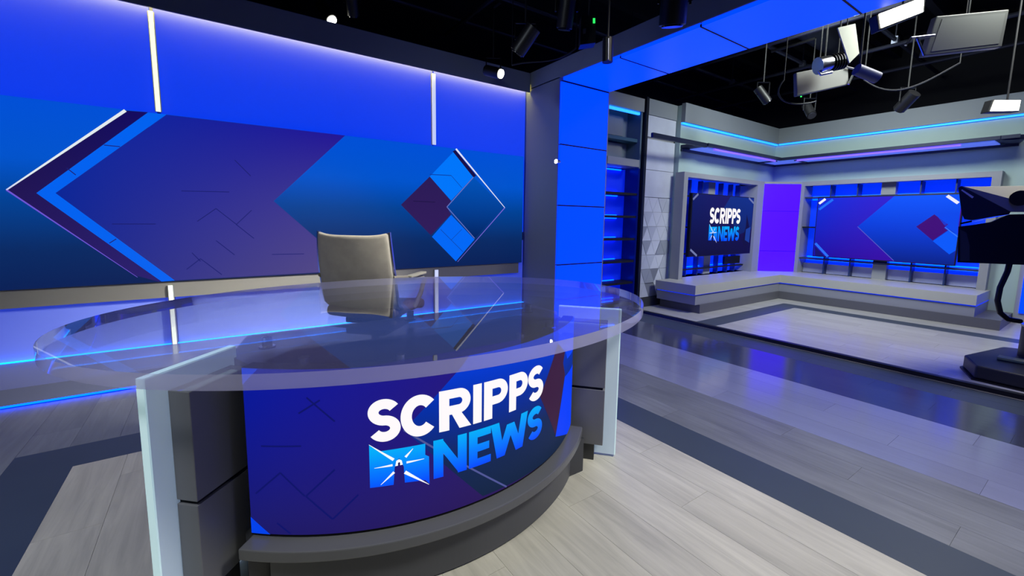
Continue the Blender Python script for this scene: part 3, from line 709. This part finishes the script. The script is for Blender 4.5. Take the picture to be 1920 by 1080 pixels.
G.poly([(.53, .49), (mb_[0], .265), (.60, .2), (U1, .2), (U1, .49)], (0, 62, 250), 2)
G.poly([(mt[0]+.01, LZ1), (mt[0]+.004, .66), (.53, .60), (.56, .56), (U1, .56), (U1, LZ1)], (0, 66, 250), 2)
G.poly([(U0, LZ0), (U0+.06, LZ0), (U0, LZ0+.052)], (0, 66, 235), 2)
G.poly([(U0, LZ1), (U0+.05, LZ1), (U0, LZ1-.05)], (0, 66, 235), 2)
for a, b in (((480, 925), (526, 886)), ((526, 886), (572, 930)), ((574, 930), (628, 880)), ((574, 930), (624, 973)), ((624, 973), (672, 927)), ((520, 980), (545, 1000)), ((575, 745), (628, 790)), ((490, 836), (565, 836)), ((560, 775), (600, 750))):
    G.line(oncyl(*a), oncyl(*b), .005, (12, 18, 104), 2)
logo(G, lambda u, v: (u, v), 4)
ds = G.build('curved_screen', dk); ds['label'] = 'curved screen with white and blue lettering'
# ledge and plinth under the screen
MB().arc(DC, .80, 1.022, rad(-42), rad(42), .155, .19, 64).build('ledge', mat('ledge_grey', (96, 98, 100), .3), dk, bevel=.004)
MB().arc(DC, .80, .985, rad(-38), rad(36), 0.006, .155, 64).build('plinth', mat('plinth_grey', (74, 76, 80), .38), dk)
MB().arc(DC, .82, .975, rad(-37), rad(35), 0, .006, 64).build('plinth_shadow_gap', M_BLACK, dk)
MB().box((.30, 1.50, 0), (1.12, 1.9, .15)).build('core_base', M_GREYD, dk)
# side wings: frosted fin + grey panel
def wing(o, di, sgn):
    o = Vector((*o, 0)); di = Vector((*di, 0)).normalized(); nr_ = Vector((di.y, -di.x, 0))*sgn     # towards the screen side
    def slab(name, s0, s1, n0, n1, z0, z1, mtl, bevel=0):
        pts = [o+di*s+nr_*nn_ for s, nn_ in ((s0, n0), (s1, n0), (s1, n1), (s0, n1))]
        return MB().prism([(p.x, p.y) for p in pts], z0, z1).build(name, mtl, dk, bevel=bevel)
    f = slab('frosted_fin', .004, .296, 0, .022, .012, GB-.005, M_FROST); f['label'] = 'white frosted acrylic fin'
    slab('lit_edge', -.001, .004, 0, .022, .012, GB-.001, M_FROSTE)
    slab('lit_edge', .004, .296, 0, .022, GB-.005, GB-.0005, M_FROSTE)
    for z0, z1 in ((.085, .358), (.370, GB-.055)):
        slab('grey_side_panel', .06, .27, .023, .088, z0, z1, M_GREY, .002)
    slab('panel_groove', .07, .26, .023, .078, .355, .375, M_BLACK)
    slab('floor_foot', .1, .2, .023, .075, 0, .085, M_GREYD)
wing((-.183, 1.398), (.69, .72), 1)
wing((1.575, 1.352), (-.66, .75), -1)
box('right_pedestal', (1.20, 1.34, 0), (1.345, 1.62, .16), M_GREYD, dk)
box('left_pedestal', (.03, 1.40, 0), (.17, 1.66, .16), M_GREYD, dk)
# inner body and deck under the glass
MB().arc(DC, R_LED-.34, R_LED-.05, A0, A1, .16, .70, 48).build('inner_body', M_GREYD, dk)
MB().prism([(DC[0]+(R_LED-.052)*math.sin(A0+(A1-A0)*i/40), DC[1]-(R_LED-.052)*math.cos(A0+(A1-A0)*i/40)) for i in range(41)]+[(1.36, 1.62), (1.30, 1.86), (.08, 1.86), (.02, 1.62)], .672, .70).build('deck', M_DECK, dk)
for px in ((.13, 1.66), (.70, 1.80), (1.25, 1.66), (.20, 1.36), (1.12, 1.34), (.45, 1.24), (.9, 1.24)):
    sf = MB().cyl((*px, .70), (*px, GB-.0005), .016, 16).build('standoff', M_STEEL, dk, smooth=False)
    MB().cyl((*px, .70), (*px, .706), .026, 16).build('standoff_flange', M_STEEL, dk)

# =================================================================== CHAIR (turned to the wall, seen from behind)
cp = ony(690, 560, 2.95); cxh, cyh = 1.02, 2.98
ch = thing('office_chair', (0, 0, 0), 'grey upholstered swivel office chair turned to the video wall behind the desk', 'chair')
M_CHF = mat('grey_chair_fabric', (158, 154, 142), .75, bump=.25, bscale=220, var=.08, vscale=14)
M_CHD = mat('dark_seat_leather', (58, 50, 66), .5)
def backf(u, v):                                                      # local: +y is where the sitter faces
    x = (u-.5)*(.54 - .035*v + .015*math.sin(v*3.1)); s = abs(u-.5)*2
    z = .53+v*.505 + .022*s**4*v
    y = -.20 - .06*v*v - .045*math.sin(math.pi*v*.8) + .035*s*s + .012*math.sin(v*9)*0
    if v < .12: y += .05*(1-v/.12)**2
    return (x, y, z)
bk = MB().grid(backf, 16, 20).build('backrest', M_CHF, ch, True, solid=.035, sub=1); bk['label'] = 'grey fabric backrest'
MB().tube([backf(0, j/12) for j in range(13)], .013, 8).build('back_frame', M_STEEL, ch, True)
MB().tube([backf(1, j/12) for j in range(13)], .013, 8).build('back_frame', M_STEEL, ch, True)
def seatf(u, v):
    s = abs(u-.5)*2
    return ((u-.5)*.52, -.20+v*.52, .50+.012*s*s-.03*max(0, v-.8)/.2*max(0, v-.8)/.2)
MB().grid(seatf, 14, 14).build('seat', M_CHD, ch, True, solid=.075, sub=1)
for sx in (-1, 1):
    a = MB().tube([(sx*.265, -.23, .76), (sx*.31, -.15, .755), (sx*.325, 0, .735), (sx*.325, .10, .725), (sx*.32, .15, .70), (sx*.295, .14, .60), (sx*.26, .10, .50)], .017, 10).build('arm', mat('arm_bronze', (112, 108, 94), .4, .3), ch, True)
    MB().obox((sx*.325, .0, .756), (.026, 0, 0), (0, .13, 0), (0, 0, .010)).build('arm_pad', mat('arm_pad_grey', (120, 118, 104), .5), a, bevel=.008, seg=3)
MB().box((-.15, -.14, .415), (.15, .14, .455)).build('mechanism', M_BLKPL, ch, bevel=.01)
MB().cyl((0, 0, .09), (0, 0, .42), .028, 18).build('gas_column', M_BLKMET, ch, True)
for k in range(5):
    a = rad(72*k+20); d = Vector((math.cos(a), math.sin(a), 0))
    lg = MB().tube([d*.02+ZZ*.11, d*.16+ZZ*.1, d*.30+ZZ*.075], [.03, .024, .016], 8).build('base_leg', M_STEEL, ch, True)
    q = d.cross(ZZ)
    MB().cyl(d*.30-q*.02+ZZ*.03, d*.30+q*.02+ZZ*.03, .03, 14).build('caster', M_BLKPL, lg)
ch.location = (.93, 3.08, 0); ch.rotation_euler = (0, 0, rad(-46))

# =================================================================== TELEPROMPTER CAMERA ON PEDESTAL
pd_ = thing('studio_camera', (5.3, .25, 0), 'black studio camera with teleprompter hood on a wheeled pedestal', 'camera')
M_HOOD = mat('charcoal_hood', (40, 42, 50), .55)
M_HOODL = mat('grey_hood_top', (150, 148, 136), .6)
D = 3.22
TD = Vector((ray(1797, 430).x, ray(1797, 430).y, 0)).normalized()
def pt(x, y, d=0): return ond(x, y, D) + TD*d
base = [(4.98, .69), (4.667, .58), (4.62, .05), (4.95, -.35), (5.55, -.35), (5.85, .1), (5.62, .56)]
bs = MB().prism(base, .012, .112).build('pedestal_base', mat('pedestal_black', (46, 47, 48), .5), pd_, bevel=.012)
MB().prism([(x+(x-5.2)*.03, y_+(y_-.2)*.03) for x, y_ in base], 0.0, .012).build('base_skirt', M_BLKPL, pd_)
cb_ = Vector((5.38, .30, 0))
MB().cyl(cb_+ZZ*.112, cb_+ZZ*.36, .15, 24).build('column', M_BLKPL, pd_, True)
MB().cyl(cb_+ZZ*.36, cb_+ZZ*.375, .155, 24).build('column_ring', M_STEEL, pd_)
MB().cyl(cb_+ZZ*.375, cb_+ZZ*.80, .10, 24).build('inner_column', M_BLKMET, pd_, True)
MB().box((cb_.x-.16, cb_.y-.16, .80), (cb_.x+.16, cb_.y+.16, .90)).build('pan_head', M_BLKPL, pd_, bevel=.02)
hd = HR*1
bc = cb_+ZZ*1.06
MB().obox(bc+HR*.12, HR*.28, HF*.12, ZZ*.15).build('camera_body', M_BLKPL, pd_, bevel=.015)
# monitor tray and hood (positions read on a plane at the pedestal's distance)
tr = MB().extr([pt(1797, 425), pt(1822, 422), pt(1860, 416), pt(1893, 402), pt(1990, 400), pt(1990, 498), pt(1930, 497), pt(1795, 492)], TD*.34).build('monitor_tray', mat('tray_black', (14, 14, 17), .5), pd_)
MB().extr([pt(1800, 430, -.004), pt(1812, 436, -.004), pt(1818, 460, -.004), pt(1818, 489, -.004), pt(1800, 489, -.004)], TD*.003).build('tray_liner', mat('liner_grey', (70, 70, 66), .6), tr)
MB().extr([pt(1797, 352), pt(1802, 349), pt(1895, 397), pt(1890, 402), pt(1862, 406), pt(1822, 413), pt(1808, 411), pt(1803, 400)], TD*.02).build('hood_side', M_HOOD, pd_)
MB().add([pt(1895, 397), pt(1985, 397), pt(1990, 341, .42), pt(1806, 344, .42), pt(1802, 349, .01)], [(0, 1, 2, 3, 4)]).build('hood_top', M_HOODL, pd_, solid=.006)
MB().extr([pt(1802, 357, -.004), pt(1804, 355, -.004), pt(1826, 369, -.004), pt(1823, 372, -.004)], TD*.003).build('white_tab', mat('white_tab', (225, 225, 230), .5), pd_)
MB().extr([pt(1895, 397), pt(1892, 402), pt(1800, 421), pt(1800, 418)], TD*.3).build('prompter_glass', M_GLASS, pd_)
MB().cyl(pt(1912, 372, -.06), pt(1912, 372, .06), .055, 20).build('hinge_knob', M_BLKPL, pd_, True)
MB().tube([pt(1900, 470, .05), pt(1890, 510, .05), pt(1876, 540, .05), pt(1871, 565, .05), pt(1876, 588, .05), pt(1890, 600, .05), pt(1915, 606, .1)], .018, 10).build('cable', M_BLKPL, pd_, True)
tp_ = onz(1903, 678, .113)
tg = MB().obox(tp_+Vector((0, 0, .012)), Vector((.05, .0, 0)), Vector((0, .09, 0)), ZZ*.01).build('yellow_tag', mat('tag_yellow', (235, 228, 120), .5), pd_, bevel=.004)
tg['label'] = 'small yellow and white tag on the pedestal'

# =================================================================== LIGHTING GRID
gp = thing('lighting_grid', (4, 1, 3.2), 'black pipe grid hung under the ceiling carrying the studio lamps', 'pipe grid')
M_PIPE = mat('black_pipe', (44, 46, 58), .4, .4)
for xx in (-1.6, .6, 2.4, 4.5, 5.7, 6.9, 8.0): MB().tube([(xx, -3.5, 3.32), (xx, 4.9, 3.32)], .024, 8).build('pipe', M_PIPE, gp, True)
for yy in (-1.6, -.4, .8, 1.9, 2.9, 3.9, 4.6): MB().tube([(-4.5, yy, 3.38), (8.9, yy, 3.38)], .024, 8).build('pipe', M_PIPE, gp, True)
M_CLAMP = mat('clamp_metal', (120, 124, 140), .35, .8)
for xx in (.6, 2.4, 4.5, 5.7, 6.9):
    for yy in (.8, 1.9, 2.9, 3.9):
        MB().box((xx-.03, yy-.03, 3.33), (xx+.03, yy+.03, 3.41)).build('clamp', M_CLAMP, gp)
        MB().cyl((xx, yy, 3.40), (xx, yy, 3.775), .008, 8).build('drop_rod', M_PIPE, gp)
def grow(name, label, group=None, loc=(0, 0, 3)): return thing(name, loc, label, 'studio light', group)
PIPE_Y = (-1.6, -.4, .8, 1.9, 2.9, 3.9, 4.6)
def hang(t, p, r=.012):                                              # drop pipe up to the grid
    p = Vector(p); yy = min(PIPE_Y, key=lambda v: abs(v-p.y)); z = 3.338
    MB().cyl(p, (p.x, p.y, z), r*.6, 8).build('hanger', M_BLACK, t)
    if abs(yy-p.y) > .02: MB().cyl((p.x, p.y, z), (p.x, yy, z), .018, 8).build('outrigger', M_BLACK, t)
def slabpx(t, name, px, D, thick, mtl, bevel=0, shift=0):
    return MB().extr([ond(*p, D)+HF*shift for p in px], HF*thick).build(name, mtl, t, bevel=bevel)
M_PANELB = mat('panel_back_grey', (96, 95, 90), .5)
# big soft panel seen from behind
t = grow('soft_panel_light', 'large pale grey soft panel lamp with steel yoke hung near the bright lamp', loc=ond(1815, 62, 3.4))
slabpx(t, 'panel_back', [(1757, 30), (1893, 17), (1879, 88), (1733, 105)], 3.4, .05, M_PANELB, .008)
slabpx(t, 'inner_face', [(1766, 36), (1884, 25), (1872, 82), (1745, 97)], 3.4, .004, mat('panel_inset', (112, 111, 106), .5), 0, -.004)
for a, b in (((1708, 71), (1752, 66)), ((1720, 72), (1733, 104)), ((1708, 71), (1698, 85))): MB().tube([ond(*a, 3.37), ond(*b, 3.37)], .009, 8).build('yoke', M_STEEL, t)
hang(t, ond(1815, 30, 3.44))
t = grow('soft_panel_light', 'medium grey soft panel lamp behind the silver spot fixture', loc=ond(1545, 150, 4.3))
slabpx(t, 'panel_back', [(1493, 136), (1590, 117), (1592, 158), (1494, 180)], 4.3, .05, M_PANELB, .008)
for a, b in (((1604, 130), (1591, 158)), ((1604, 130), (1588, 126))): MB().tube([ond(*a, 4.28), ond(*b, 4.28)], .009, 8).build('yoke', M_STEEL, t)
MB().cyl(ond(1501, 181, 4.28), ond(1503, 181, 4.28), .006, 8).build('status_lamp', mat('green_led', (30, 220, 80), emit=(40, 230, 90), es=1.5), t)
hang(t, ond(1545, 128, 4.33))
# bright lamps
def bright(px, D, label, power):
    c = [sum(p[i] for p in px)/4 for i in (0, 1)]
    t = grow('led_panel_light', label, 'lit rectangular lamps', ond(*c, D))
    e = [(c[0]+(p[0]-c[0])*1.12, c[1]+(p[1]-c[1])*1.2) for p in px]
    slabpx(t, 'housing', e, D, .07, M_BLKPL, .006, .006)
    slabpx(t, 'lit_face', px, D, .006, M_LAMP)
    p = ond(c[0], c[1], D+.05); hang(t, p+ZZ*.05)
    return t
bright([(1649, 26), (1733, -6), (1731, 22), (1653, 52)], 3.36, 'glaring white rectangular lamp beside the large soft panel', 30)
bright([(1866, 188), (1914, 188), (1910, 207), (1858, 208)], 3.9, 'glaring white rectangular lamp just above the right wall', 20)
# white barn-door flap and silver spot
t = grow('flag_board', 'tall pale reflector flap hanging beside the glaring lamp', loc=ond(1590, 80, 3.9)); t['category'] = 'reflector'
slabpx(t, 'board', [(1571, 52), (1604, 44), (1611, 100), (1593, 118)], 3.9, .012, mat('flap_white', (190, 188, 170), .5))
hang(t, ond(1588, 50, 3.91), .008)
t = grow('spot_light', 'silver finned spot lamp in front of the medium soft panel', loc=ond(1555, 122, 4.1))
MB().cyl(ond(1533, 124, 4.1), ond(1556, 118, 4.1), .075, 18, .065).build('lens_barrel', M_STEEL, t, True)
for k in range(5): MB().cyl(ond(1558+k*5, 118-k*1, 4.1), ond(1560+k*5, 117.5-k, 4.1), .075, 18).build('cooling_fin', M_BLKMET, t)
MB().tube([ond(1535, 133, 4.08), ond(1539, 140, 4.08), ond(1560, 135, 4.08)], .012, 8).build('yoke', M_STEEL, t)
hang(t, ond(1570, 112, 4.1))
t = grow('tube_duct', 'pale blue rounded duct end hanging among the lamps', loc=ond(1630, 138, 4.2)); t['category'] = 'duct'
MB().cyl(ond(1606, 130, 3.7), ond(1645, 146, 3.7), .045, 20).build('duct_body', mat('duct_bluegrey', (70, 76, 105), .45), t, True)
hang(t, ond(1612, 128, 3.7))
# small fixtures
def spot(px, D, aim, label, lit=False, r=.06, ln=.2):
    p = ond(*px, D); a = Vector(aim).normalized()
    t = grow('spot_light', label, 'small black spot lamps', p)
    MB().cyl(p-a*ln*.5, p+a*ln*.5, r, 18).build('can', M_BLKPL, t, True)
    MB().cyl(p+a*ln*.5, p+a*(ln*.5+.012), r*.8, 18).build('lens', M_LAMP if lit else mat('dark_lens', (30, 32, 40), .15), t, True)
    MB().tube([p+HR*(r+.02), p+HR*(r+.02)+ZZ*.14, p-HR*(r+.02)+ZZ*.14, p-HR*(r+.02)], .008, 6).build('yoke', M_BLKMET, t)
    hang(t, p+ZZ*.14)
spot((925, 135), 4.75, (.35, -.9, -.35), 'small black spot lamp with lit lens above the end of the video wall', True, .055)
spot((612, 22), 4.1, (.3, -.5, -.75), 'small lit spot lamp over the video wall top edge', True, .05)
spot((1062, 22), 3.42, (.1, .3, -1), 'black can lamp over the video wall corner', False, .06, .22)
spot((1264, 8), 3.0, (.2, .2, -1), 'large black can lamp against the archway beam', False, .085, .24)
spot((1517, 207), 5.4, (-.5, -.5, -.7), 'small spot lamp over the corner of the back set', False, .05, .22)
spot((1430, 178), 5.2, (.3, -.4, -.7), 'small black spot lamp over the textured panel side', False, .05)
spot((985, 75), 4.0, (-.3, .5, -.7), 'black spot lamp with pale clamp near the green indicator', False, .07, .24)
spot((660, 5), 4.0, (.2, .4, -.8), 'black spot lamp high above the video wall centre', False, .05)
spot((1700, 190), 4.8, (.3, .6, -.6), 'black spot lamp above the right back wall', False, .06)
t = grow('hanging_speaker', 'slim black tube hanging in front of the archway beam', loc=ond(1140, 95, 3.5)); t['category'] = 'microphone'
MB().cyl(ond(1140, 72, 3.12), ond(1139, 117, 3.12), .036, 16).build('tube_body', M_BLKPL, t, True)
MB().cyl(ond(1140.5, 72, 3.065), ond(1140, 112, 3.065), .006, 6).build('bright_stripe', M_CLAMP, t)
hang(t, ond(1140, 72, 3.12))
t = grow('control_box', 'small black box with a green indicator lamp above the archway', loc=ond(1115, 50, 3.6)); t['category'] = 'control box'
slabpx(t, 'case', [(1090, 30), (1117, 28), (1117, 80), (1088, 84)], 3.62, .1, M_BLKPL)
slabpx(t, 'indicator', [(1112, 34), (1116, 34), (1116, 43), (1112, 43)], 3.61, .006, MATS['green_led'])
slabpx(t, 'port', [(1093, 54), (1099, 53), (1098, 62), (1093, 63)], 3.61, .006, M_CLAMP)
hang(t, ond(1104, 35, 3.66))
t = grow('air_duct', 'dark round air duct crossing the ceiling', loc=(2, 2.6, 3.6)); t['category'] = 'duct'
MB().tube([(-3, 2.55, 3.58), (7.8, 2.55, 3.58)], .17, 20).build('duct_body', mat('duct_dark', (17, 18, 26), .5), t, True)
for xx in (-1, 1.5, 4, 6.5): MB().cyl((xx, 2.55, 3.7), (xx, 2.55, 3.775), .01, 6).build('strap', M_PIPE, t)

for pts, lab in (([(1470, 150), (1440, 185), (1480, 205), (1530, 190)], 'thin black cable looping between the spot lamps over the corner'),
                 ([(1620, 150), (1680, 195), (1740, 150), (1800, 118)], 'thin black cable sagging below the large soft panel'),
                 ([(1080, 90), (1040, 125), (1000, 110), (960, 122)], 'thin black cable sagging over the video wall corner')):
    P = [ond(*p, 4.4) for p in pts]; q = []
    for i in range(25):
        u = i/24; a, b, c, d = P; q.append(a*(1-u)**3+b*3*u*(1-u)**2+c*3*u*u*(1-u)+d*u**3)
    t = thing('cable', q[0], lab, 'cable')
    MB().tube(q, .008, 6).build('cable_sheath', mat('cable_black', (22, 23, 28), .5), t, True)
    for e in (q[0], q[-1]): MB().cyl(e, (e.x, e.y, 3.31), .005, 6).build('tie', M_BLACK, t)
p = onx(1046.5, 303, PX0-.02)
t = thing('edge_lamp', p, 'small oval white lamp on the edge of the archway column', 'lamp')
MB().tube([p+Vector((.018, 0, 0)), p+Vector((-.03, 0, 0))], [.02, .028], 14).build('lamp_cup', M_STEEL, t, True)
MB().cyl(p+Vector((-.030, 0, 0)), p+Vector((-.034, 0, 0)), .022, 14).build('lamp_lens', M_LAMP, t)
